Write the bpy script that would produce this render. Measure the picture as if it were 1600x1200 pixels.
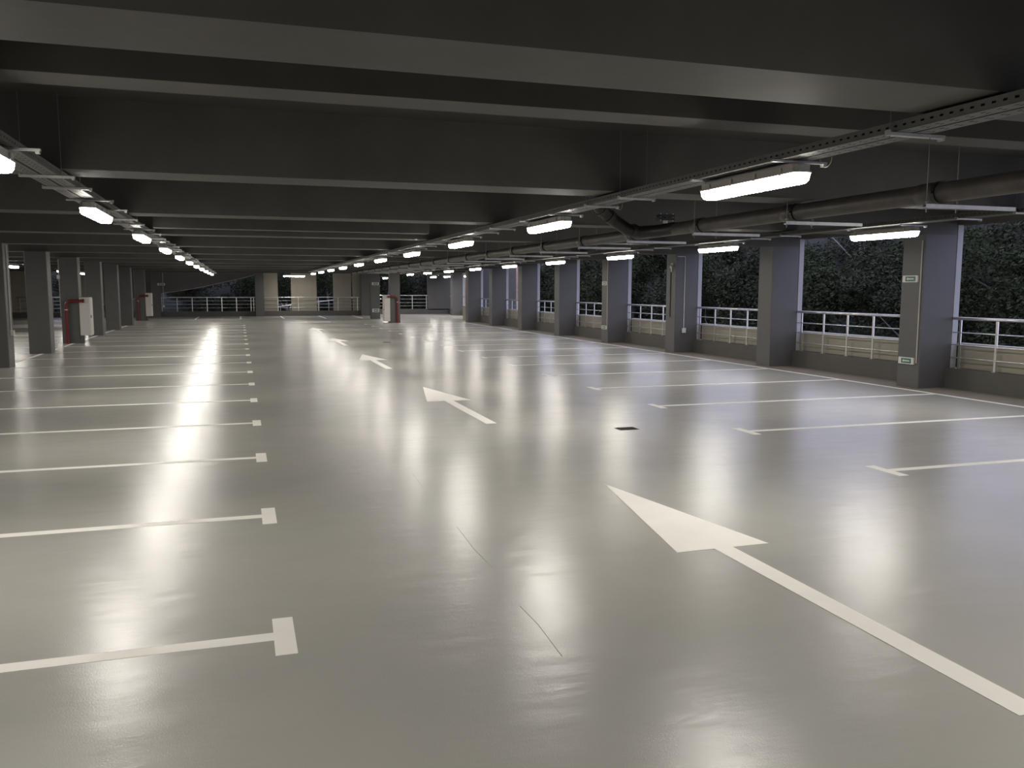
import bpy, math, random
from mathutils import Vector, Matrix

random.seed(7)
S = bpy.context.scene
COL = S.collection
for o in list(bpy.data.objects):
    bpy.data.objects.remove(o, do_unlink=True)

# ------------------------------------------------------------------ camera
cam_d = bpy.data.cameras.new('camera')
cam = bpy.data.objects.new('camera', cam_d)
COL.objects.link(cam)
S.camera = cam
cam_d.sensor_width = 36.0
cam_d.lens = 36.0 * 1326.4 / 1600.0
cam_d.clip_start, cam_d.clip_end = 0.05, 400
yaw, pit, rol = 0.3092, 0.1112, 0.0023
F = Vector((math.sin(yaw) * math.cos(pit), math.cos(yaw) * math.cos(pit), -math.sin(pit)))
R = Vector((math.cos(yaw), -math.sin(yaw), 0))
U = R.cross(F)
R2 = R * math.cos(rol) + U * math.sin(rol)
U2 = U * math.cos(rol) - R * math.sin(rol)
M = Matrix((R2, U2, -F)).transposed().to_4x4()
M.translation = (0, 0, 1.75)
cam.matrix_world = M

# ------------------------------------------------------------------ dusk sky, exposure
W = bpy.data.worlds.new('dusk_sky')
S.world = W
W.use_nodes = True
bg = W.node_tree.nodes['Background']
bg.inputs['Color'].default_value = (0.58, 0.61, 0.86, 1)
bg.inputs['Strength'].default_value = 1.7
LAMP = 92.0
S.view_settings.view_transform = 'Standard'
S.view_settings.look = 'None'
S.view_settings.exposure = 0.25
S.view_settings.gamma = 1.0
S.view_settings.use_curve_mapping = False
S.cycles.use_denoising = True
S.cycles.sample_clamp_indirect = 6.0

# ------------------------------------------------------------------ materials
def mat(name, col, rough=0.6, metal=0.0, noise=0.0, nscale=4.0, bump=0.0, bscale=60.0, spec=0.5,
        col2=None, rnoise=0.0, detail=4.0, emit=None, estr=0.0, stretch=None):
    m = bpy.data.materials.new(name)
    m.use_nodes = True
    nt = m.node_tree
    b = nt.nodes['Principled BSDF']
    b.inputs['Base Color'].default_value = (*col, 1)
    b.inputs['Roughness'].default_value = rough
    b.inputs['Metallic'].default_value = metal
    b.inputs['Specular IOR Level'].default_value = spec
    tc = nt.nodes.new('ShaderNodeTexCoord')
    src = tc.outputs['Object']
    if stretch:
        mp = nt.nodes.new('ShaderNodeMapping')
        mp.inputs['Scale'].default_value = stretch
        nt.links.new(src, mp.inputs['Vector'])
        src = mp.outputs['Vector']
    if noise > 0 or col2 or rnoise > 0:
        n = nt.nodes.new('ShaderNodeTexNoise')
        n.inputs['Scale'].default_value = nscale
        n.inputs['Detail'].default_value = detail
        n.inputs['Roughness'].default_value = 0.62
        nt.links.new(src, n.inputs['Vector'])
        if noise > 0 or col2:
            r = nt.nodes.new('ShaderNodeValToRGB')
            c2 = col2 or tuple(min(1, c * (1 + noise)) for c in col)
            c1 = tuple(c * (1 - noise) for c in col) if not col2 else col
            r.color_ramp.elements[0].position = 0.32
            r.color_ramp.elements[1].position = 0.70
            r.color_ramp.elements[0].color = (*c1, 1)
            r.color_ramp.elements[1].color = (*c2, 1)
            nt.links.new(n.outputs['Fac'], r.inputs['Fac'])
            nt.links.new(r.outputs['Color'], b.inputs['Base Color'])
        if rnoise > 0:
            mr = nt.nodes.new('ShaderNodeMapRange')
            mr.inputs['From Min'].default_value = 0.3
            mr.inputs['From Max'].default_value = 0.7
            mr.inputs['To Min'].default_value = max(0.03, rough - rnoise)
            mr.inputs['To Max'].default_value = rough + rnoise
            nt.links.new(n.outputs['Fac'], mr.inputs['Value'])
            nt.links.new(mr.outputs['Result'], b.inputs['Roughness'])
    if bump > 0:
        n2 = nt.nodes.new('ShaderNodeTexNoise')
        n2.inputs['Scale'].default_value = bscale
        n2.inputs['Detail'].default_value = 3
        nt.links.new(tc.outputs['Object'], n2.inputs['Vector'])
        bp = nt.nodes.new('ShaderNodeBump')
        bp.inputs['Strength'].default_value = bump
        bp.inputs['Distance'].default_value = 0.01
        nt.links.new(n2.outputs['Fac'], bp.inputs['Height'])
        nt.links.new(bp.outputs['Normal'], b.inputs['Normal'])
    if emit:
        b.inputs['Emission Color'].default_value = (*emit, 1)
        b.inputs['Emission Strength'].default_value = estr
    return m

def floor_mat():
    m = bpy.data.materials.new('epoxy_floor')
    m.use_nodes = True
    nt = m.node_tree
    L = nt.links.new
    b = nt.nodes['Principled BSDF']
    tc = nt.nodes.new('ShaderNodeTexCoord')
    n1 = nt.nodes.new('ShaderNodeTexNoise')
    n1.inputs['Scale'].default_value = 0.55
    n1.inputs['Detail'].default_value = 6
    L(tc.outputs['Object'], n1.inputs['Vector'])
    r = nt.nodes.new('ShaderNodeValToRGB')
    e = r.color_ramp.elements
    e[0].position, e[1].position = 0.30, 0.72
    e[0].color = (0.338, 0.337, 0.310, 1)
    e[1].color = (0.410, 0.398, 0.358, 1)
    L(n1.outputs['Fac'], r.inputs['Fac'])
    L(r.outputs['Color'], b.inputs['Base Color'])
    mp = nt.nodes.new('ShaderNodeMapping')
    mp.inputs['Scale'].default_value = (1.0, 2.4, 1.0)
    L(tc.outputs['Object'], mp.inputs['Vector'])
    n2 = nt.nodes.new('ShaderNodeTexNoise')
    n2.inputs['Scale'].default_value = 1.6
    n2.inputs['Detail'].default_value = 7
    n2.inputs['Roughness'].default_value = 0.65
    L(mp.outputs['Vector'], n2.inputs['Vector'])
    mr = nt.nodes.new('ShaderNodeMapRange')
    mr.inputs['From Min'].default_value = 0.34
    mr.inputs['From Max'].default_value = 0.66
    mr.inputs['To Min'].default_value = 0.232
    mr.inputs['To Max'].default_value = 0.268
    L(n2.outputs['Fac'], mr.inputs['Value'])
    L(mr.outputs['Result'], b.inputs['Roughness'])
    b.inputs['Specular IOR Level'].default_value = 0.33
    # orange peel
    n3 = nt.nodes.new('ShaderNodeTexNoise')
    n3.inputs['Scale'].default_value = 130
    n3.inputs['Detail'].default_value = 2
    L(tc.outputs['Object'], n3.inputs['Vector'])
    b1 = nt.nodes.new('ShaderNodeBump')
    b1.inputs['Strength'].default_value = 0.22
    b1.inputs['Distance'].default_value = 0.003
    L(n3.outputs['Fac'], b1.inputs['Height'])
    # slow trowel waves
    n4 = nt.nodes.new('ShaderNodeTexNoise')
    n4.inputs['Scale'].default_value = 2.2
    n4.inputs['Detail'].default_value = 3
    L(mp.outputs['Vector'], n4.inputs['Vector'])
    b2 = nt.nodes.new('ShaderNodeBump')
    b2.inputs['Strength'].default_value = 0.30
    b2.inputs['Distance'].default_value = 0.016
    L(n4.outputs['Fac'], b2.inputs['Height'])
    L(b1.outputs['Normal'], b2.inputs['Normal'])
    L(b2.outputs['Normal'], b.inputs['Normal'])
    return m

def brick_mat():
    m = bpy.data.materials.new('brick')
    m.use_nodes = True
    nt = m.node_tree
    b = nt.nodes['Principled BSDF']
    tc = nt.nodes.new('ShaderNodeTexCoord')
    mp = nt.nodes.new('ShaderNodeMapping')
    mp.inputs['Rotation'].default_value = (math.pi / 2, 0, 0)
    nt.links.new(tc.outputs['Object'], mp.inputs['Vector'])
    k = nt.nodes.new('ShaderNodeTexBrick')
    k.inputs['Color1'].default_value = (0.42, 0.27, 0.19, 1)
    k.inputs['Color2'].default_value = (0.50, 0.33, 0.24, 1)
    k.inputs['Mortar'].default_value = (0.45, 0.42, 0.38, 1)
    k.inputs['Scale'].default_value = 2.0
    nt.links.new(mp.outputs['Vector'], k.inputs['Vector'])
    nt.links.new(k.outputs['Color'], b.inputs['Base Color'])
    b.inputs['Roughness'].default_value = 0.85
    return m

MT = dict(
    floor=floor_mat(),
    brick=brick_mat(),
    paint=mat('white_floor_paint', (0.80, 0.78, 0.72), 0.55, noise=0.03, nscale=3, bump=0.05, bscale=150),
    concrete=mat('dark_painted_concrete', (0.105, 0.105, 0.098), 0.62, noise=0.08, nscale=2.2, bump=0.10, bscale=25),
    slab=mat('slab_paint', (0.062, 0.061, 0.056), 0.7, noise=0.08, nscale=1.5, bump=0.12, bscale=14),
    soffit=mat('beam_paint', (0.082, 0.079, 0.071), 0.6, noise=0.12, nscale=1.8, bump=0.15, bscale=9),
    column=mat('column_paint', (0.100, 0.098, 0.096), 0.5, noise=0.05, nscale=2.5, bump=0.05, bscale=40),
    plinth=mat('plinth_paint', (0.090, 0.087, 0.080), 0.6, noise=0.07, nscale=3, bump=0.08, bscale=30),
    beige=mat('beige_panel', (0.33, 0.305, 0.25), 0.6, noise=0.05, nscale=2),
    pier=mat('facade_pier', (0.40, 0.41, 0.43), 0.55, noise=0.04, nscale=2),
    coping=mat('coping_metal', (0.42, 0.41, 0.38), 0.45, metal=0.3),
    steel=mat('brushed_steel', (0.72, 0.71, 0.69), 0.28, metal=0.9),
    galv=mat('galvanised_steel', (0.50, 0.50, 0.48), 0.42, metal=0.75, noise=0.12, nscale=14),
    tray=mat('tray_steel', (0.16, 0.16, 0.152), 0.5, metal=0.6, noise=0.1, nscale=14),
    rod=mat('threaded_rod', (0.20, 0.20, 0.19), 0.45, metal=0.7),
    pipe=mat('drain_pipe', (0.050, 0.044, 0.038), 0.45, noise=0.25, nscale=5, bump=0.08, bscale=20),
    rubber=mat('black_plastic', (0.010, 0.010, 0.010), 0.45),
    collar=mat('pipe_collar', (0.022, 0.020, 0.018), 0.5),
    housing=mat('lamp_housing', (0.45, 0.43, 0.40), 0.5),
    diffuser=mat('lamp_diffuser', (0.9, 0.9, 0.9), 0.4, emit=(1.0, 0.945, 0.875), estr=LAMP),
    lens_side=mat('lamp_lens_side', (0.9, 0.9, 0.9), 0.4, emit=(1.0, 0.945, 0.875), estr=LAMP * 0.15),
    red=mat('red_pipe_paint', (0.15, 0.013, 0.013), 0.4, noise=0.1),
    white=mat('white_enamel', (0.62, 0.60, 0.56), 0.4, noise=0.03, nscale=6),
    plastic=mat('white_plastic', (0.66, 0.65, 0.60), 0.4),
    conduit=mat('grey_conduit', (0.52, 0.51, 0.47), 0.45),
    green=mat('sign_green', (0.035, 0.16, 0.115), 0.4),
    rust=mat('rusty_grate', (0.060, 0.032, 0.022), 0.7, noise=0.3, nscale=30),
    crack=mat('hairline', (0.27, 0.265, 0.24), 0.6),
    bare=mat('bare_concrete', (0.215, 0.185, 0.140), 0.75, noise=0.15, nscale=4, bump=0.1, bscale=60),
    bark=mat('bark', (0.10, 0.085, 0.07), 0.9, noise=0.2, nscale=12),
    birch=mat('pale_bark', (0.34, 0.32, 0.29), 0.8, noise=0.2, nscale=12),
    leaf=mat('leaf', (0.020, 0.026, 0.012), 0.7, col2=(0.046, 0.054, 0.028), nscale=1.3, spec=0.12),
    leaf2=mat('leaf_greyish', (0.024, 0.028, 0.016), 0.7, col2=(0.058, 0.062, 0.038), nscale=1.7, spec=0.12),
    soil=mat('dark_soil', (0.020, 0.022, 0.016), 0.95, noise=0.3, nscale=1.2),
    ramp=mat('ramp_concrete', (0.13, 0.122, 0.105), 0.75, noise=0.06, nscale=0.8),
    wire=mat('yellow_wire', (0.50, 0.45, 0.25), 0.5),
)

# ------------------------------------------------------------------ mesh builder
class MB:
    def __init__(self):
        self.v, self.f, self.sm = [], [], []

    def add(self, vs, fs, smooth=False):
        o = len(self.v)
        self.v += [tuple(p) for p in vs]
        for q in fs:
            self.f.append(tuple(i + o for i in q))
            self.sm.append(smooth)

    def box(self, x0, x1, y0, y1, z0, z1):
        vs = [(x0, y0, z0), (x1, y0, z0), (x1, y1, z0), (x0, y1, z0),
              (x0, y0, z1), (x1, y0, z1), (x1, y1, z1), (x0, y1, z1)]
        self.add(vs, [(3, 2, 1, 0), (4, 5, 6, 7), (0, 1, 5, 4), (1, 2, 6, 5), (2, 3, 7, 6), (3, 0, 4, 7)])
        return self

    def bbox(self, x0, x1, y0, y1, z0, z1, c=0.02):
        """box with chamfered vertical edges"""
        pts = [(x0 + c, y0), (x1 - c, y0), (x1, y0 + c), (x1, y1 - c), (x1 - c, y1), (x0 + c, y1), (x0, y1 - c), (x0, y0 + c)]
        return self.prism(pts, z0, z1)

    def prism(self, pts, z0, z1):
        n = len(pts)
        vs = [(x, y, z0) for x, y in pts] + [(x, y, z1) for x, y in pts]
        fs = [tuple(range(n - 1, -1, -1)), tuple(range(n, 2 * n))]
        fs += [(i, (i + 1) % n, n + (i + 1) % n, n + i) for i in range(n)]
        self.add(vs, fs)
        return self

    def prism_y(self, pts, y0, y1):
        """outline in XZ extruded along Y"""
        n = len(pts)
        vs = [(x, y0, z) for x, z in pts] + [(x, y1, z) for x, z in pts]
        fs = [tuple(range(n)), tuple(range(2 * n - 1, n - 1, -1))]
        fs += [((i + 1) % n, i, n + i, n + (i + 1) % n) for i in range(n)]
        self.add(vs, fs)
        return self

    def tube(self, pts, r, n=8, caps=True):
        pts = [Vector(p) for p in pts]
        rs = r if isinstance(r, (list, tuple)) else [r] * len(pts)
        rings = []
        up = None
        for i, p in enumerate(pts):
            if i == 0:
                d = pts[1] - pts[0]
            elif i == len(pts) - 1:
                d = pts[-1] - pts[-2]
            else:
                d = (pts[i + 1] - p).normalized() + (p - pts[i - 1]).normalized()
            d = d.normalized()
            a = up if up is not None else (Vector((0, 0, 1)) if abs(d.z) < 0.9 else Vector((1, 0, 0)))
            a = (a - d * a.dot(d)).normalized()
            up = a
            c = d.cross(a)
            rings.append([p + (a * math.cos(t) + c * math.sin(t)) * rs[i]
                          for t in [2 * math.pi * k / n for k in range(n)]])
        vs = [q for rg in rings for q in rg]
        fs = []
        for i in range(len(rings) - 1):
            for k in range(n):
                fs.append((i * n + k, i * n + (k + 1) % n, (i + 1) * n + (k + 1) % n, (i + 1) * n + k))
        self.add(vs, fs, True)
        if caps:
            m = len(rings)
            self.add(rings[0], [tuple(range(n - 1, -1, -1))])
            self.add(rings[-1], [tuple(range(n))])
        return self

    def mesh(self, name, m):
        me = bpy.data.meshes.new(name)
        me.from_pydata(self.v, [], self.f)
        me.polygons.foreach_set('use_smooth', self.sm)
        me.materials.append(MT[m] if isinstance(m, str) else m)
        me.update()
        return me

    def build(self, name, m, parent=None, loc=None):
        return put(name, self.mesh(name, m), parent, loc)

def put(name, me, parent=None, loc=None, rz=0):
    o = bpy.data.objects.new(name, me)
    COL.objects.link(o)
    if parent:
        o.parent = parent
    if loc:
        o.location = loc
    if rz:
        o.rotation_euler = (0, 0, rz)
    return o

def thing(name, label, cat, loc=(0, 0, 0), group=None, rz=0):
    o = bpy.data.objects.new(name, None)
    o.empty_display_size = 0.1
    COL.objects.link(o)
    o.location = loc
    o.rotation_euler = (0, 0, rz)
    o['label'], o['category'] = label, cat
    if group:
        o['group'] = group
    return o

def tag(o, label, cat, group=None):
    o['label'], o['category'] = label, cat
    if group:
        o['group'] = group
    return o

def struct(o, label=None):
    o['kind'] = 'structure'
    if label:
        o['label'] = label
    return o

ORD = ['first', 'second', 'third', 'fourth', 'fifth', 'sixth', 'seventh', 'eighth', 'ninth', 'tenth', 'eleventh', 'twelfth', 'thirteenth', 'fourteenth', 'fifteenth', 'sixteenth', 'seventeenth', 'eighteenth']

# ------------------------------------------------------------------ levels and grid
SOF, SLAB = 2.724, 3.30
BAY = 4.5
COLY = [12.16 + BAY * k for k in range(-2, 8)]          # near faces of the right hand columns
YF = 56.85                                              # far wall

# ------------------------------------------------------------------ floor
b = MB()
b.prism([(-14.5, -7), (12.12, -7), (12.12, 44.3), (14.2, 44.3), (14.2, 59.2), (8.4, 59.2), (8.4, 57.2), (-14.5, 57.2)], -0.25, 0.0)
floor = struct(b.build('floor', 'floor'), 'glossy grey epoxy parking deck with white markings')

PT = 0.0013
LY = [4.297 + 2.4 * i for i in range(-3, 17)]
line_l = MB().box(-5.14, 0.11, -0.05, 0.05, 0, PT).box(0.11, 0.215, -0.24, 0.24, 0, PT).mesh('stall_line', 'paint')
for y in LY:
    put('stall_line', line_l, floor, (0, y, 0))
RY = [6.64 + 2.4 * i for i in range(-3, 16)]
line_r = MB().box(6.01, 11.16, -0.05, 0.05, 0, PT).box(5.90, 6.01, -0.24, 0.24, 0, PT).mesh('stall_line', 'paint')
for y in RY:
    put('stall_line', line_r, floor, (0, y, 0))
MB().box(11.16, 11.26, -6, 43.5, 0, PT).build('edge_line', 'paint', floor)
MB().box(11.29, 12.10, -6, 43.6, 0, .0015).build('bare_strip', 'bare', floor)
MB().box(-5.14, -5.04, -6, 43.6, 0, PT).build('edge_line', 'paint', floor)
endl = MB().box(-0.05, 0.05, 0, 5.0, 0, PT).mesh('stall_line', 'paint')
for x in (-2.45, 0.02, 2.45, 4.85, 7.0):
    put('stall_line', endl, floor, (x, 51.5, 0))
# zone beyond the left column row
far_l = MB().box(-10.4, -5.14, -0.05, 0.05, 0, PT).mesh('stall_line', 'paint')
for y in LY[5:]:
    put('stall_line', far_l, floor, (0, y, 0))
ar = MB()
ar.prism([(-0.072, 0), (0.072, 0), (0.072, 2.38), (0.355, 2.38), (0.0, 4.38), (-0.355, 2.38), (-0.072, 2.38)], 0, PT)
arm = ar.mesh('direction_arrow', 'paint')
for i, yt in enumerate([6.92, 14.93, 22.93, 30.93, 39.2]):
    a = put('direction_arrow', arm, floor, (3.09, yt - 4.38, 0.001))
    a['label'] = 'white painted arrow on the floor, %s from the camera' % ORD[i]
a = MB().prism([(0, -0.3), (0.9, -0.55), (0.9, -0.36), (2.1, -0.36), (2.1, -0.1), (0.9, -0.1), (0.9, 0.1)], 0, PT).build('direction_arrow', 'paint', floor, (2.45, 46.2, 0.001))
a['label'] = 'far white painted arrow turning left'
# hairline cracks in the coating
def strip(pts, w, z):
    m = MB()
    for (x0, y0), (x1, y1) in zip(pts[:-1], pts[1:]):
        d = Vector((y1 - y0, x0 - x1)).normalized() * w / 2
        m.prism([(x0 - d.x, y0 - d.y), (x1 - d.x, y1 - d.y), (x1 + d.x, y1 + d.y), (x0 + d.x, y0 + d.y)][::-1], 0, z)
    return m
for pts in ([(1.42, 3.65), (1.44, 4.05), (1.43, 4.32)], [(1.47, 5.0), (1.46, 5.4), (1.48, 5.95)], [(1.50, 7.2), (1.52, 7.9)]):
    strip(pts, 0.0035, 0.001).build('hairline_crack', 'crack', floor)

def grate(x, y, lab):
    t = thing('floor_drain', lab, 'drain', (x, y, 0), 'floor drains')
    MB().box(-.13, .13, -.09, .09, 0, .004).build('drain_pan', 'rust', t)
    for k in range(5):
        MB().box(-.11, .11, -.075 + k * .033, -.060 + k * .033, .004, .009).build('grate_bar', 'collar', t)
grate(4.61, 9.66, 'small rusty floor drain grate nearest the camera, beside the second arrow')
grate(4.58, 27.9, 'small dark floor drain far away, right of the fourth arrow')

# ------------------------------------------------------------------ ceiling
ce = MB()
ce.prism([(-14.5, -7), (12.5, -7), (12.5, 44.3), (14.4, 44.3), (14.4, 59.2), (8.1, 59.2), (8.1, 57.2), (-14.5, 57.2)], SLAB, SLAB + 0.25)
ceiling = struct(ce.build('ceiling', 'slab'), 'dark grey painted concrete slab with downstand beams')
by = [(3.38 - BAY, 3.93 - BAY), (3.38, 3.93), (7.90, 8.42)] + [(12.16 + BAY * k, 12.68 + BAY * k) for k in range(0, 8)] + [(49.9, 50.45), (55.2, 55.75)]
for y0, y1 in by:
    x1 = 12.19 if y0 < 44 else 14.19
    MB().box(-14.5, x1, y0, y1, SOF, SLAB + .01).build('beam', 'soffit', ceiling)
for (a0, a1), (c0, c1) in zip(by[:-1], by[1:]):
    ym = (a1 + c0) / 2
    MB().box(-14.5, 12.4, ym - .17, ym + .17, 3.01, SLAB + .01).build('rib', 'soffit', ceiling)
MB().box(-1.28, 3.2, 14.78, 15.06, 2.715, SLAB).build('rib', 'soffit', ceiling)

# ------------------------------------------------------------------ right wall with openings
wr = MB()
wr.box(12.10, 12.34, -7, 44.3, -0.1, 0.36)
wr.box(12.10, 14.34, 44.2, 44.5, -0.1, SLAB)
wall_r = struct(wr.build('wall_right', 'plinth'), 'right side wall: dark plinth below open bays')
MB().box(12.20, 12.44, -7, 44.3, 2.90, SLAB + .05).build('header_beam', 'soffit', wall_r)
pan = MB().box(12.36, 12.44, 0, 3.96, -0.1, 0.775).mesh('parapet_panel', 'beige')
cop = MB().box(12.33, 12.47, 0, 3.96, 0.775, 0.805).mesh('coping', 'coping')
pier = MB().box(12.205, 12.325, 0, 0.53, 0.36, 2.9).mesh('facade_pier', 'pier')
for y in COLY:
    put('parapet_panel', pan, wall_r, (0, y + .535, 0))
    put('coping', cop, wall_r, (0, y + .535, 0))
    put('facade_pier', pier, wall_r, (0, y, 0))

colm = MB().bbox(11.50, 12.20, 0, 0.53, 0, SOF, 0.012).mesh('shaft', 'column')
right_notes = ['carrying two green exit signs and a conduit', 'plain, between the first two full railings', 'with a small camera and a white socket box',
               'carrying two small exit signs', 'plain, behind the one with the small exit signs', 'plain, beside the third-last railing', 'plain, next to last before the recess', 'standing at the corner of the far recess']
rcols = []
for i, y in enumerate(COLY):
    k = i - 2
    lab = 'dark grey column, %s from the camera in the right railing row, %s' % (ORD[k], right_notes[k]) if k >= 0 else 'dark grey column of the right railing row beside the camera'
    o = tag(put('column', colm, None, (0, y, 0)), lab, 'column', 'columns of the right wall')
    rcols.append(o)

# railings of the right wall
def railing(name, lab, length, posts, group, loc, rz, zb=0.36, zt=1.25, rails=(1.0, 0.78, 0.55), over=0.0):
    """local: runs along +X"""
    t = thing('railing', lab, 'railing', loc, group, rz)
    MB().tube([(-over, 0, zt), (length + over, 0, zt)], 0.026, 10).build('handrail', 'steel', t)
    for z in rails:
        MB().tube([(-over, 0, z), (length + over, 0, z)], 0.010, 6).build('rail', 'steel', t)
    pm = MB().box(-.022, .022, -.010, .010, zb, zt - .02).box(-.04, .04, -.03, .03, zb, zb + .008).mesh('post', 'steel')
    for x in posts:
        put('post', pm, t, (x, 0, 0))
    return t
L = 3.94
for i, y in enumerate(COLY[:-1]):
    k = i - 1
    if k < 0:
        lab = 'steel railing in the bay of the right wall beside the camera'
    elif k == 0:
        lab = 'steel railing cut by the right edge of the picture'
    else:
        lab = 'steel tube railing in the right wall, between the %s and %s column from the camera' % (ORD[k - 1], ORD[k])
    railing('railing', lab, L, [.17 + .77 * j for j in range(4)] + [L - .08], 'railings of the right wall', (12.2, y + .545 + L, 0), -math.pi / 2, over=0.0)

# ------------------------------------------------------------------ left columns
cl = MB().bbox(-5.40, -4.87, 0, 0.50, 0, SOF, 0.012).mesh('shaft', 'column')
LC = [3.1, 7.6, 12.1, 16.6, 21.1, 25.5, 30.03, 34.7, 39.3, 43.9, 50.1]
ln = {4: 'cut by the left edge of the picture', 5: 'plain, right of the cut one', 6: 'with a red riser and a white hydrant cabinet', 7: 'plain, just behind the nearer hydrant cabinet',
      8: 'plain, fifth from the left edge', 9: 'plain, next to the farthest', 10: 'farthest of the left row, with a hydrant cabinet'}
for i, y in enumerate(LC):
    lab = 'dark grey column in the left row, ' + ln[i] if i in ln else 'dark grey column of the left row beside the camera'
    tag(put('column', cl, None, (0, y, 0)), lab, 'column', 'columns of the left row')
# middle columns near the far end
cm = MB().bbox(-.26, .26, 0, .5, 0, SOF, 0.012).mesh('shaft', 'column')
tag(put('column', cm, None, (7.70, 44.1, 0)), 'dark grey freestanding column with red riser near the far recess', 'column', 'far columns')
tag(put('column', cm, None, (7.56, 49.9, 0)), 'dark grey freestanding column with two green signs near the far wall', 'column', 'far columns')
tag(put('column', cm, None, (1.20, 56.35, 0)), 'dark column against the far wall between railing and beige panels', 'column', 'far columns')
tag(put('column', cm, None, (7.86, 56.35, 0)), 'dark column at the right end of the beige panelled far wall', 'column', 'far columns')
tag(put('column', cm, None, (-4.9, 56.35, 0)), 'dark column at the left end of the far ramp opening', 'column', 'far columns')

# ------------------------------------------------------------------ far wall
wb = MB().box(-14.5, 8.2, YF, YF + .3, -.1, 0.32).box(8.2, 14.3, 58.9, 59.2, -.1, 0.36).box(8.15, 8.4, YF, 59.2, -.1, SLAB)
wall_b = struct(wb.build('wall_back', 'plinth'), 'far wall: low dark plinth below openings')
MB().box(-14.5, 14.3, YF + .05, YF + .3, 2.80, SLAB + .05).build('header_beam', 'soffit', wall_b)
for x0, x1 in [(-14.4, -10.9), (-9.7, -8.5), (-7.6, -6.9)]:
    MB().box(x0, x1, YF + .2, YF + .28, .3, 2.9).build('wall_panel', 'beige', wall_b)
for x0, x1 in [(1.5, 2.37), (3.2, 4.83), (5.9, 7.08), (7.16, 7.7)]:
    MB().box(x0, x1, YF + .45, YF + .53, .05, 3.0).build('wall_panel', 'beige', wall_b)
MB().box(12.6, 14.34, 58.9, 59.2, .3, SLAB).build('wall_panel', 'column', wall_b)
railing('railing', 'long steel railing in front of the dark ramp opening, far wall', 5.85, [.25 + .88 * j for j in range(7)] + [5.7], 'far railings', (-4.85, YF + .12, 0), 0, .32, 1.2, (.98, .76, .54))
railing('railing', 'steel railing in front of the beige panels, far wall', 6.1, [.85 + 1.27 * j for j in range(5)], 'far railings', (1.5, YF + .12, 0), 0, .32, 1.2, (.98, .76, .54))
railing('railing', 'steel railing before dark trees, left of the far recess corner', 4.2, [.1, 1.1, 2.1, 3.1, 4.1], 'far railings', (8.4, 58.98, 0), 0, .36, 1.3, (1.05, .8, .58))
railing('railing', 'far steel railing seen between the left columns', 4.6, [.2 + .88 * j for j in range(6)], 'far railings', (-12.6, YF + .1, 0), 0, .32, 1.2, (.98, .76, .54))
# exterior ramp handrail climbing to the right
t = thing('ramp_handrail', 'sloping dark handrail climbing to the right behind the far railing', 'handrail', (0, 57.6, 0))
MB().tube([(1.55, 0, .50), (7.3, 0, 1.17)], .03, 8).build('handrail', 'steel', t)
for j in range(9):
    x = 1.9 + j * .62
    z = .50 + (x - 1.55) * .1165
    MB().box(x - .015, x + .015, -.015, .015, -.1, z).build('post', 'galv', t)
# exterior ramp slab seen in the left far opening
rp = MB()
rp.prism_y([(-9.0, .55), (-4.6, 1.45), (-2.8, 1.74), (-.1, 2.36), (1.6, 2.80), (3.0, 3.2), (3.0, 4.4), (-9.0, 4.4)], 57.5, 61.5)
tag(rp.build('ramp', 'ramp'), 'dark concrete underside of a ramp sloping above the far railing', 'ramp')
# left zone wall
wl = MB().box(-14.5, -14.2, -7, 57.2, -.1, SLAB)
struct(wl.build('wall_left', 'beige'), 'plain wall at the far left of the deck')

nw = MB().box(-14.5, 12.4, -7.3, -7.0, -.1, SLAB)  # unseen wall added to keep sky light off the beam faces
struct(nw.build('wall_sky_block', 'plinth'), 'added unseen wall behind the camera, shutting out sky light')

# recess at the far right
rr = MB().box(14.10, 14.34, 44.4, 59.2, -.1, .36)
wall_s = struct(rr.build('wall_recess', 'plinth'), 'side wall of the far recess')
MB().box(14.2, 14.4, 44.4, 59.2, 2.9, SLAB + .05).build('header_beam', 'soffit', wall_s)
cr = MB().bbox(13.47, 14.2, 0, .55, 0, SOF, .012).mesh('shaft', 'column')
for y, lab in ((49.9, 'grey column of the far recess hidden behind the corner column'), (55.3, 'grey column standing inside the far recess, left of the corner column')):
    tag(put('column', cr, None, (0, y, 0)), lab, 'column', 'far columns')
    MB().box(14.205, 14.325, y, y + .55, .36, 2.9).build('facade_pier', 'pier', wall_s)
railing('railing', 'short railing in the far recess beside the brick building', 4.7, [.2, .95, 1.7, 2.45, 3.2, 3.95], 'far railings', (14.2, 55.25, 0), -math.pi / 2)
railing('railing', 'short railing at the back of the far recess corner', 2.9, [.2, .95, 1.7, 2.45], 'far railings', (14.2, 58.85, 0), -math.pi / 2)

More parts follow.
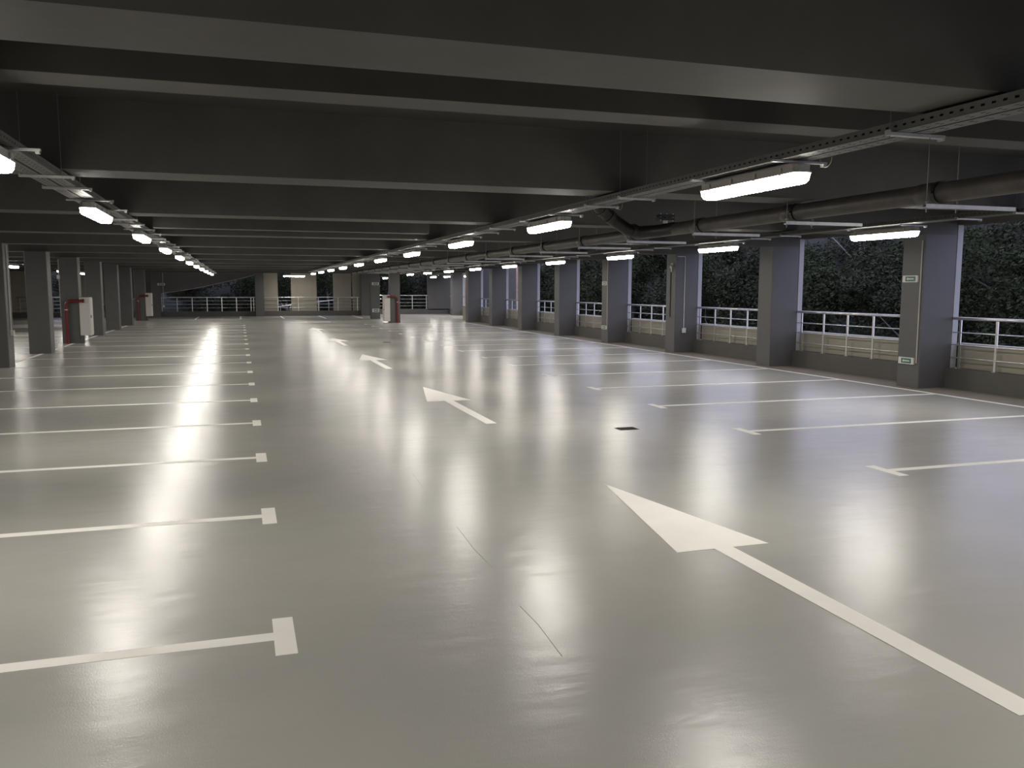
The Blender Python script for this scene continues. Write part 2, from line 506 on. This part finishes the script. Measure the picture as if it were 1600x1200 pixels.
# ------------------------------------------------------------------ lamps
def lamp_meshes():
    h = MB()
    hw, ln_ = 0.078, 0.655
    def rect(l, w, c):
        return [(-w + c, -l), (w - c, -l), (w, -l + c), (w, l - c), (w - c, l), (-w + c, l), (-w, l - c), (-w, -l + c)]
    h.prism(rect(ln_, hw, .03), 0.004, 0.016)
    h.prism(rect(ln_ - .012, hw - .008, .03), 0.016, 0.060)
    h.prism(rect(ln_ - .05, hw - .025, .03), 0.060, 0.075)
    d = MB()
    # tapering rounded diffuser tray
    rings = [(rect(ln_ - .004, hw - .004, .032), 0.004), (rect(ln_ - .012, hw - .008, .035), -0.040), (rect(ln_ - .03, hw - .018, .03), -0.058), (rect(ln_ - .05, hw - .034, .02), -0.066)]
    vs, fs = [], []
    for pts, z in rings:
        vs += [(x, y, z) for x, y in pts]
    for i in range(len(rings) - 1):
        for k in range(8):
            fs.append((i * 8 + (k + 1) % 8, i * 8 + k, (i + 1) * 8 + k, (i + 1) * 8 + (k + 1) % 8))
    o = (len(rings) - 1) * 8
    fs.append(tuple(o + k for k in range(7, -1, -1)))
    d.add(vs, fs, True)
    br = MB().box(-.20, .24, -.018, .018, .078, .092).box(-.006, .006, -.012, .012, .05, .08).box(.21, .235, -.02, .02, .06, .08)
    cp = MB().box(-.004, .006, -.012, .012, -.002, .050)
    return h, d, br, cp
h_, d_, br_, cp_ = lamp_meshes()
LM = dict(h=h_.mesh('housing', 'housing'), d=d_.mesh('diffuser', 'diffuser'), b=br_.mesh('bracket', 'galv'), c=cp_.mesh('clip', 'galv'))
LM['d'].materials.append(MT['lens_side'])
for p_ in LM['d'].polygons:
    p_.material_index = 0 if p_.normal.z < -0.55 else 1
def lamp(x, y, z, lab, group, near=False, cool=False, rz=0):
    t = thing('ceiling_light', lab, 'light', (x, y, z), group, rz)
    put('housing', LM['h'], t)
    put('diffuser', LM['d'], t)
    for s in (-.56, .56):
        put('bracket', LM['b'], t, (0, s, 0))
    if near:
        for yy in (-.48, -.16, .16, .48):
            for sx in (-1, 1):
                put('clip', LM['c'], t, (sx * .079, yy, 0))
ZL = 2.555
for nm, x, y0, n, gi in (('left', -1.44, 5.75, 11, 0), ('middle', 3.75, 5.75, 10, 0), ('right', 8.92, 10.25, 10, 0)):
    for k in range(n):
        lamp(x, y0 + BAY * k, ZL, 'lit white batten light, %s from the camera in the %s row' % (ORD[k], nm), 'lights of the %s row' % nm, k < 3)
    lamp(x, y0 - BAY, ZL, 'lit batten light of the %s row out of view near the camera' % nm, 'lights of the %s row' % nm)
    if nm == 'right':
        lamp(x, y0 - 2 * BAY, ZL, 'lit batten light of the right row above the camera', 'lights of the right row')
    else:
        lamp(x, y0 - 2 * BAY, ZL, 'lit batten light of the %s row behind the camera' % nm, 'lights of the %s row' % nm)
for k in (0, 1, 2, 3, 4, 6, 7):
    lab = {4: 'lit batten light seen between the first and second left column', 7: 'lit batten light seen right of the hydrant column on the left'}.get(k, 'lit batten light hidden behind the left columns')
    lamp(-7.95, 17.75 + BAY * k + (1.5 if k == 7 else 0), ZL, lab, 'lights beyond the left columns')
lamp(3.28, 55.05, ZL, 'lit batten light hung crosswise in front of the far beige panels', 'far lights', rz=math.pi / 2)
lamp(9.4, 57.6, ZL - .05, 'lit batten light just right of the far green signed column', 'far lights')
lamp(12.16, 55.1, ZL, 'lit batten light at the left of the far recess corner', 'far lights')
lamp(12.65, 53.3, ZL, 'lit batten light before the brick wall in the far recess', 'far lights')
lamp(13.2, 50.2, ZL, 'lit round-looking batten light beside the corner column of the recess', 'far lights')

# ------------------------------------------------------------------ cable trays
def tray_mesh(L=3.0):
    m = MB()
    w, hgt, th = 0.115, 0.055, 0.003
    for x0 in (0.0, 0.13):
        x1 = x0 + w
        for xs in (x0, x1 - th):
            m.box(xs, xs + th, 0, L, 0, .024).box(xs, xs + th, 0, L, .036, hgt)
            for k in range(45):
                m.box(xs, xs + th, k / 15 + .026, k / 15 + 1 / 15, .024, .036)
        # bottom: three rails with slots between
        m.box(x0, x0 + .035, 0, L, 0, th).box(x0 + .047, x1 - .047, 0, L, 0, th).box(x1 - .035, x1, 0, L, 0, th)
        for k in range(int(L / .1)):
            m.box(x0 + .035, x0 + .047, k * .1 + .03, k * .1 + .1, 0, th)
            m.box(x1 - .047, x1 - .035, k * .1 + .03, k * .1 + .1, 0, th)
        # rolled lips
        m.box(x0, x0 + .010, 0, L, hgt, hgt + th).box(x1 - .010, x1, 0, L, hgt, hgt + th)
    return m.mesh('tray_section', 'tray')
TS = tray_mesh()
TB = MB().box(-.04, .36, -.02, .02, -.020, -.002).box(-.04, -.03, -.02, .02, -.002, .010).box(.34, .355, -.022, .022, -.032, -.020).mesh('cross_bar', 'galv')
TR = MB().tube([(0, 0, -.03), (0, 0, SLAB - 2.65)], .0035, 6).mesh('hanger_rod', 'rod')
SLOT_FILL = MB().tube([(0, 0, 0), (0, 3, 0)], .0125, 6).mesh('cable', 'rubber')  # black tubes added inside the tray so its slots read dark
def tray(x, lab, y0, y1, ztop=2.650, full=True):
    t = thing('cable_tray', lab, 'cable tray', (x, 0, ztop), 'cable trays')
    y = y0
    while y < y1 - .1:
        put('tray_section', TS, t, (0, y, 0))
        for cx in (.020, .046, .070, .094, .150, .176, .200, .224):
            put('cable', SLOT_FILL, t, (cx, y, .017))
            put('cable', SLOT_FILL, t, (cx, y, .040))
        y += 3.0
    yy = 4.1 - BAY
    while yy < y1:
        for q in (0, 3.65):
            if y0 < yy + q < y1 and not 3.0 < yy + q < 3.6:
                put('cross_bar', TB, t, (0, yy + q, 0))
                for rx in (-.02, .265):
                    put('hanger_rod', TR, t, (rx, yy + q, 0))
        yy += BAY
    return t
tray(3.60, 'galvanised perforated cable tray above the middle row of lights', -3.0, 48)
tray(8.62, 'galvanised perforated cable tray above the right row of lights', -3.0, 51)
tray(-1.60, 'galvanised perforated cable tray above the left row of lights', -3.0, 54)
# yellow wire loops hanging from the middle tray
for (y, lab) in ((5.02, 'thin yellow wire loop hanging below the middle tray, nearest'), (8.35, 'thin yellow wire loop hanging below the middle tray, second')):
    pts = [(0, .22 * math.sin(a) - 0.0, -.10 * (1 - ((a / 1.57) ** 2))) for a in [-1.57 + 3.14 * k / 12 for k in range(13)]]
    m = MB().tube([(p[0], p[1] * .28, p[2] * .62) for p in pts], .002, 5)
    tag(m.build('wire_loop', 'wire', None, (3.86, y, 2.648)), lab, 'wire')

# ------------------------------------------------------------------ drain pipe
PX, PZ, PR = 5.98, 2.614, 0.09
pipe = thing('drain_pipe', 'long dark brown drain pipe hung below the beams', 'pipe', (PX, 0, PZ))
joints = [6.2 + 2.05 * k for k in range(-3, 20)]
psec = MB().tube([(0, 0, 0), (0, 2.05, 0)], PR, 20).mesh('pipe_section', 'pipe')
pcol = MB().tube([(0, -.10, 0), (0, -.085, 0), (0, -.08, 0), (0, .08, 0), (0, .085, 0), (0, .10, 0)], [PR + .003, PR + .003, PR + .009, PR + .009, PR + .004, PR + .004], 20).mesh('coupling', 'pipe')
pring = MB().tube([(0, -.018, 0), (0, .018, 0)], PR + .014, 20).box(-PR - .03, -PR - .010, -.012, .012, -.012, .012).mesh('clamp_ring', 'rubber')
for y in joints:
    put('pipe_section', psec, pipe, (0, y, 0))
    put('coupling', pcol, pipe, (0, y + .12, 0))
    put('clamp_ring', pring, pipe, (0, y - .02, 0))
# pipe hangers
hb = MB().box(-.20, .82, -.02, .02, -.142, -.135).box(-.20, .82, -.02, -.017, -.135, -.108).box(-.20, .82, .017, .02, -.135, -.108).mesh('crossbar', 'galv')
hr = MB().tube([(0, 0, -.18), (0, 0, SLAB - PZ)], .005, 6).box(-.012, .012, -.012, .012, -.150, -.135).box(-.012, .012, -.012, .012, -.094, -.080).mesh('hanger_rod', 'rod')
for k in range(18):
    y = 6.15 + 2.02 * k
    lab = 'galvanised trapeze hanger under the drain pipe, %s from the right picture edge' % ORD[k]
    t = thing('pipe_hanger', lab, 'pipe hanger', (PX, y, PZ), 'hangers of the drain pipe')
    put('crossbar', hb, t)
    for x in (-.18, .15):
        put('hanger_rod', hr, t, (x, 0, 0))
# branch rising behind the middle tray
br = thing('branch_pipe', 'black plastic branch elbow rising from the drain pipe to the middle tray', 'pipe', (0, 0, 0))
path = [(5.98, 11.02, 2.628), (5.85, 11.30, 2.60), (5.62, 11.45, 2.585), (5.42, 11.46, 2.62), (5.20, 11.43, 2.74), (5.06, 11.40, 2.83), (4.93, 11.36, 2.92), (4.72, 11.30, 3.29)]
MB().tube(path, .088, 16).build('bend', 'rubber', br)
for a, c in ((path[2], path[3]), (path[4], path[5]), (path[5], path[6])):
    a, c = Vector(a), Vector(c)
    mid, d = (a + c) / 2, (c - a).normalized()
    MB().tube([mid - d * .03, mid + d * .03], .100, 16).build('collar', 'collar', br)
vl = thing('pipe_clamp', 'black bolted clamp on top of the drain pipe beside the black elbow', 'clamp', (PX, 11.35, PZ + PR))
MB().box(-.12, .12, -.06, .06, .098, .135).build('upper_plate', 'rubber', vl)
MB().box(-.12, .12, -.06, .06, .05, .090).build('lower_plate', 'rubber', vl)
MB().tube([(0, 0, .012), (0, 0, .05)], .035, 10).build('neck', 'plastic', vl)
for sx in (-.1, 0, .1):
    MB().tube([(sx, -.045, .04), (sx, -.045, .150)], .008, 6).build('bolt', 'steel', vl)

# ------------------------------------------------------------------ hydrants
def hydrant(x, y, s, zb, zt, lab1, lab2, cy):
    """cabinet beside the column, riser before its near face; s = side of the cabinet"""
    c = thing('hydrant_cabinet', lab1, 'cabinet', (x, y, 0), 'fire hydrant cabinets')
    w = .30
    MB().bbox(0 if s > 0 else -w, w if s > 0 else 0, 0, .56, zb, zt, .01).build('body', 'white', c)
    dx = w if s > 0 else -w
    MB().box(min(dx, dx + s * .012), max(dx, dx + s * .012), .02, .54, zb + .03, zt - .03).build('door', 'white', c)
    MB().box(min(dx + s * .012, dx + s * .03), max(dx + s * .012, dx + s * .03), .06, .08, zb + .55, zb + .65).build('handle', 'rubber', c)
    MB().box(.02 if s > 0 else -.1, .1 if s > 0 else -.02, .03, .10, 0, zb).build('foot', 'column', c)
    r = thing('fire_riser', lab2, 'pipe', (x, cy, 0), 'fire risers')
    xv = -s * .36
    zt2 = 1.35
    pts = [(xv, 0, 0), (xv, 0, zt2 - .14)] + [(xv + s * .14 * (1 - math.cos(a)), 0, zt2 - .14 + .14 * math.sin(a)) for a in [math.pi / 8 * k for k in range(1, 5)]] + [(s * .02, 0, zt2), (s * .15, 0, zt2)]
    MB().tube(pts, .045, 12).build('pipe', 'red', r)
    MB().tube([(xv, 0, 1.06), (xv, 0, 1.085)], .050, 12).build('band', 'plastic', r)
    MB().tube([(s * .10, 0, zt2), (s * .16, 0, zt2)], .058, 12).build('flange', 'red', r)
    MB().tube([(xv, 0, 0), (xv, 0, .02)], .075, 12).build('base_flange', 'red', r)
hydrant(-4.87, 29.99, 1, .25, 1.46, 'white hydrant cabinet on the third visible left column', 'red fire riser with elbow before the third visible left column', 29.92)
hydrant(-4.87, 50.05, 1, .25, 1.50, 'white hydrant cabinet on the farthest left column', 'dark red fire riser before the farthest left column', 49.985)
hydrant(7.43, 44.05, -1, .08, 1.42, 'white hydrant cabinet left of the freestanding middle column', 'dark red fire riser on the freestanding middle column', 43.985)

# ------------------------------------------------------------------ exit signs, conduits, sockets
def sign(loc, rz, lab, w=.36, h=.12):
    """local: faces -Y"""
    t = thing('exit_sign', lab, 'exit sign', loc, 'exit signs', rz)
    MB().box(-w / 2, w / 2, -.03, 0, -h / 2, h / 2).build('case', 'plastic', t)
    MB().box(-w * .30, w * .36, -.034, -.03, -h * .36, h * .36).build('face', 'green', t)
    MB().prism_y([(-w * .22, 0), (-w * .12, -h * .22), (-w * .12, -h * .09), (w * .26, -h * .09), (w * .26, h * .09), (-w * .12, h * .09), (-w * .12, h * .22)], -.037, -.034).build('arrow', 'plastic', t)
PH = -math.pi / 2
sign((11.5, 12.45, 1.95), PH, 'upper green exit sign with white arrow on the nearest right column')
sign((11.5, 12.45, .48), PH, 'lower green exit sign with white arrow on the nearest right column')
sign((11.5, 25.93, 1.95), PH, 'upper small exit sign on the fourth right column')
sign((11.5, 25.93, .50), PH, 'lower small exit sign on the fourth right column')
sign((7.56, 49.9, 2.05), 0, 'upper green sign on the far freestanding column', .40, .16)
sign((7.56, 49.9, .50), 0, 'lower green sign on the far freestanding column', .40, .20)
sign((-4.55, 56.35, 2.0), 0, 'small pale sign on the far column left of the ramp opening', .42, .14)

def conduit(pts, lab, r=.011, box=None, m='conduit', bm='plastic', bs=.05):
    t = thing('conduit', lab, 'conduit', pts[0], 'cable conduits')
    p0 = Vector(pts[0])
    MB().tube([Vector(p) - p0 for p in pts], r, 8).build('pipe', m, t)
    if box:
        x, y, z = Vector(box) - p0
        MB().bbox(x - bs, x + bs, y - .03, y + .03, z - bs * 1.2, z + bs * 1.2, .01).build('junction_box', bm, t)
conduit([(11.488, 12.215, .45), (11.488, 12.215, 2.62)], 'pale conduit running up the nearest right column beside the signs')
conduit([(11.488, 25.70, .45), (11.488, 25.70, 2.70)], 'pale conduit running up the fourth right column')
conduit([(11.78, 21.146, .66), (11.78, 21.146, 2.66), (11.55, 21.146, 2.66)], 'white conduit with socket box on the third right column', .011, (11.78, 21.13, .62), 'plastic', 'plastic', .055)
conduit([(11.488, 21.42, 1.0), (11.488, 21.42, 2.45)], 'brown conduit below the camera on the third right column', .012, None, 'collar')
c = thing('security_camera', 'small silver camera high on the third right column', 'camera', (11.48, 21.33, 2.40))
MB().box(-.02, .02, -.03, .03, -.03, .08).build('mount', 'plastic', c)
MB().tube([(-.03, -.02, .02), (-.10, -.10, -.04)], .03, 10).build('camera_body', 'plastic', c)
MB().tube([(-.03, -.02, .02), (-.02, 0, -.16)], .02, 8).build('bracket', 'steel', c)
conduit([(-4.858, 21.35, .80), (-4.858, 21.35, 2.68)], 'pale conduit with white box on the left column cut by the picture edge', .012, (-4.84, 21.35, .76))
conduit([(-5.412, 30.06, .85), (-5.412, 30.06, 2.66)], 'pale conduit on the far side of the hydrant column', .012, (-5.42, 30.06, 2.1))
conduit([(-4.45, 56.33, .7), (-4.45, 56.33, 2.7)], 'pale conduit on the far column left of the ramp opening', .014, (-4.45, 56.32, .66))

# ------------------------------------------------------------------ outside: ground, bank, brick wing, trees
def tree_line(y):
    return 27.0 - 0.10 * (max(8, min(y, 66)) - 22)
g = MB()
nx, ny = 16, 34
vs, fs = [], []
for j in range(ny + 1):
    for i in range(nx + 1):
        x = 12.6 + i * 1.9
        y = -12 + j * 3.6
        t_ = max(0, min(1, (x - tree_line(y) - .5) / 6))
        z = -2.4 + 7.9 * (t_ * t_ * (3 - 2 * t_)) * max(0, min(1, (y + 4) / 10)) + random.uniform(-.15, .15)
        vs.append((x, y, z))
for j in range(ny):
    for i in range(nx):
        a = j * (nx + 1) + i
        fs.append((a, a + 1, a + nx + 2, a + nx + 1))
g.add(vs, fs, True)
struct(g.build('ground', 'soil'), 'dark planted bank rising outside the right wall')
g = MB()
vs, fs = [], []
for j in range(9):
    for i in range(27):
        x = -26 + i * 1.95
        y = 59.3 + j * 2.4
        t_ = max(0, min(1, (y - 64) / 10))
        vs.append((x, y, -1.6 + 7.5 * t_ * t_ * (3 - 2 * t_) + random.uniform(-.12, .12)))
for j in range(8):
    for i in range(26):
        a = j * 27 + i
        fs.append((a, a + 1, a + 28, a + 27))
g.add(vs, fs, True)
struct(g.build('ground', 'soil'), 'dark planted bank behind the far wall')

bw = thing('brick_building', 'warm lit brick wing outside the far recess', 'building', (0, 0, 0))
MB().box(14.5, 21.0, 60.2, 64.0, -1.6, 6.0).build('wall', 'brick', bw)
MB().box(14.4, 21.1, 60.1, 64.1, 6.0, 6.25).build('roof', 'coping', bw)
wlp = thing('added_fill_lamp', 'added unseen lantern on the brick wing', 'fill_lamp', (17.2, 60.1, 3.9))  # lamp put in out of view to warm the brick, no fixture known there
MB().box(-.06, .06, -.03, .1, -.05, .25).build('back_plate', 'rubber', wlp)
MB().tube([(0, -.10, -.10), (0, -.10, .16)], .07, 10).build('glass', mat('fill_lamp_glow', (1, .8, .6), .4, emit=(1.0, .72, .45), estr=220), wlp)
MB().tube([(0, -.10, .16), (0, -.10, .22)], .09, 10).build('cap', 'rubber', wlp)

def foliage(n, sx, sz, zc, leaf, seed):
    rnd = random.Random(seed)
    blobs = []
    for _ in range(16):
        a = rnd.uniform(0, 6.283)
        rr_ = rnd.uniform(.1, .85) * sx
        blobs.append((rr_ * math.cos(a), rr_ * math.sin(a), zc + rnd.uniform(-.85, .85) * sz, rnd.uniform(.35, .75) * sx * .62))
    vs, fs = [], []
    for _ in range(n):
        bx, by_, bz, br_2 = rnd.choice(blobs)
        d = Vector((rnd.gauss(0, 1), rnd.gauss(0, 1), rnd.gauss(0, 1))).normalized() * br_2 * (rnd.random() ** .45)
        c = Vector((bx, by_, bz)) + d
        a = Vector((rnd.gauss(0, 1), rnd.gauss(0, 1), rnd.gauss(0, .6))).normalized()
        q = a.cross(Vector((rnd.gauss(0, 1), rnd.gauss(0, 1), rnd.gauss(0, 1)))).normalized()
        l_ = leaf * rnd.uniform(.6, 1.3)
        o = len(vs)
        vs += [tuple(c - a * l_), tuple(c + q * l_ * .42), tuple(c + a * l_), tuple(c - q * l_ * .42)]
        fs.append((o, o + 1, o + 2, o + 3))
    m = MB()
    m.add(vs, fs)
    return m
FOL = [foliage(17000, 2.3, 2.4, 2.7, .075, 1).mesh('foliage', 'leaf'), foliage(17000, 2.4, 2.5, 2.8, .070, 2).mesh('foliage', 'leaf2'),
       foliage(15000, 2.3, 2.3, 2.6, .080, 3).mesh('foliage', 'leaf'), foliage(15000, 2.5, 2.4, 2.7, .082, 4).mesh('foliage', 'leaf2')]
def trunk(seed, m):
    rnd = random.Random(seed)
    t = MB()
    pts = [(0, 0, -.6)]
    for k in range(5):
        pts.append((pts[-1][0] + rnd.uniform(-.15, .15), pts[-1][1] + rnd.uniform(-.15, .15), pts[-1][2] + .95))
    t.tube(pts, [.14, .12, .10, .08, .06, .03], 7)
    for k in range(4):
        p = pts[2 + k % 3]
        a = rnd.uniform(0, 6.28)
        q = (p[0] + 1.1 * math.cos(a), p[1] + 1.1 * math.sin(a), p[2] + rnd.uniform(.5, 1.1))
        e = (q[0] + .8 * math.cos(a + .4), q[1] + .8 * math.sin(a + .4), q[2] + .5)
        t.tube([p, q, e], [.04, .025, .012], 5)
    return t.mesh('trunk', m)
TRK = [trunk(11, 'bark'), trunk(12, 'birch'), trunk(13, 'bark')]
rt = random.Random(5)
def tree(x, y, z, s, i, lab, group):
    t = thing('tree', lab, 'tree', (x, y, z), group, rt.uniform(0, 6.28))
    t.scale = (s, s, s)
    put('trunk', TRK[i % 3], t)
    f = put('foliage', FOL[i % 4], t)
    f['kind'] = 'stuff'
i = 0
for k in range(11):
    y = 24.5 + k * 4.2
    lab = 'dark leafy tree outside the right wall, %s from the right picture edge' % ORD[k]
    tree(tree_line(y) + rt.uniform(-.8, .8), y, -2.6, rt.uniform(1.18, 1.30), i, lab, 'trees outside the right wall')
    i += 1
for k in range(10):
    y = 27.0 + k * 4.8
    tree(tree_line(y) + 4.2 + rt.uniform(-.6, .6), y, -1.2, rt.uniform(1.2, 1.3), i, 'dark tree on the bank behind the front trees, %s from the right picture edge' % ORD[k], 'bank trees outside the right wall')
    i += 1
for k, x in enumerate([-12.5, -8.5, -3.6, 0.2, 3.4, 6.2, 8.8, 11.2, 13.6]):
    lab = 'dark leafy tree beyond the far wall, %s from the left' % ORD[k]
    tree(x, 65.2 + rt.uniform(-.6, .6), -1.4, rt.uniform(1.0, 1.2), i, lab, 'trees beyond the far wall')
    i += 1
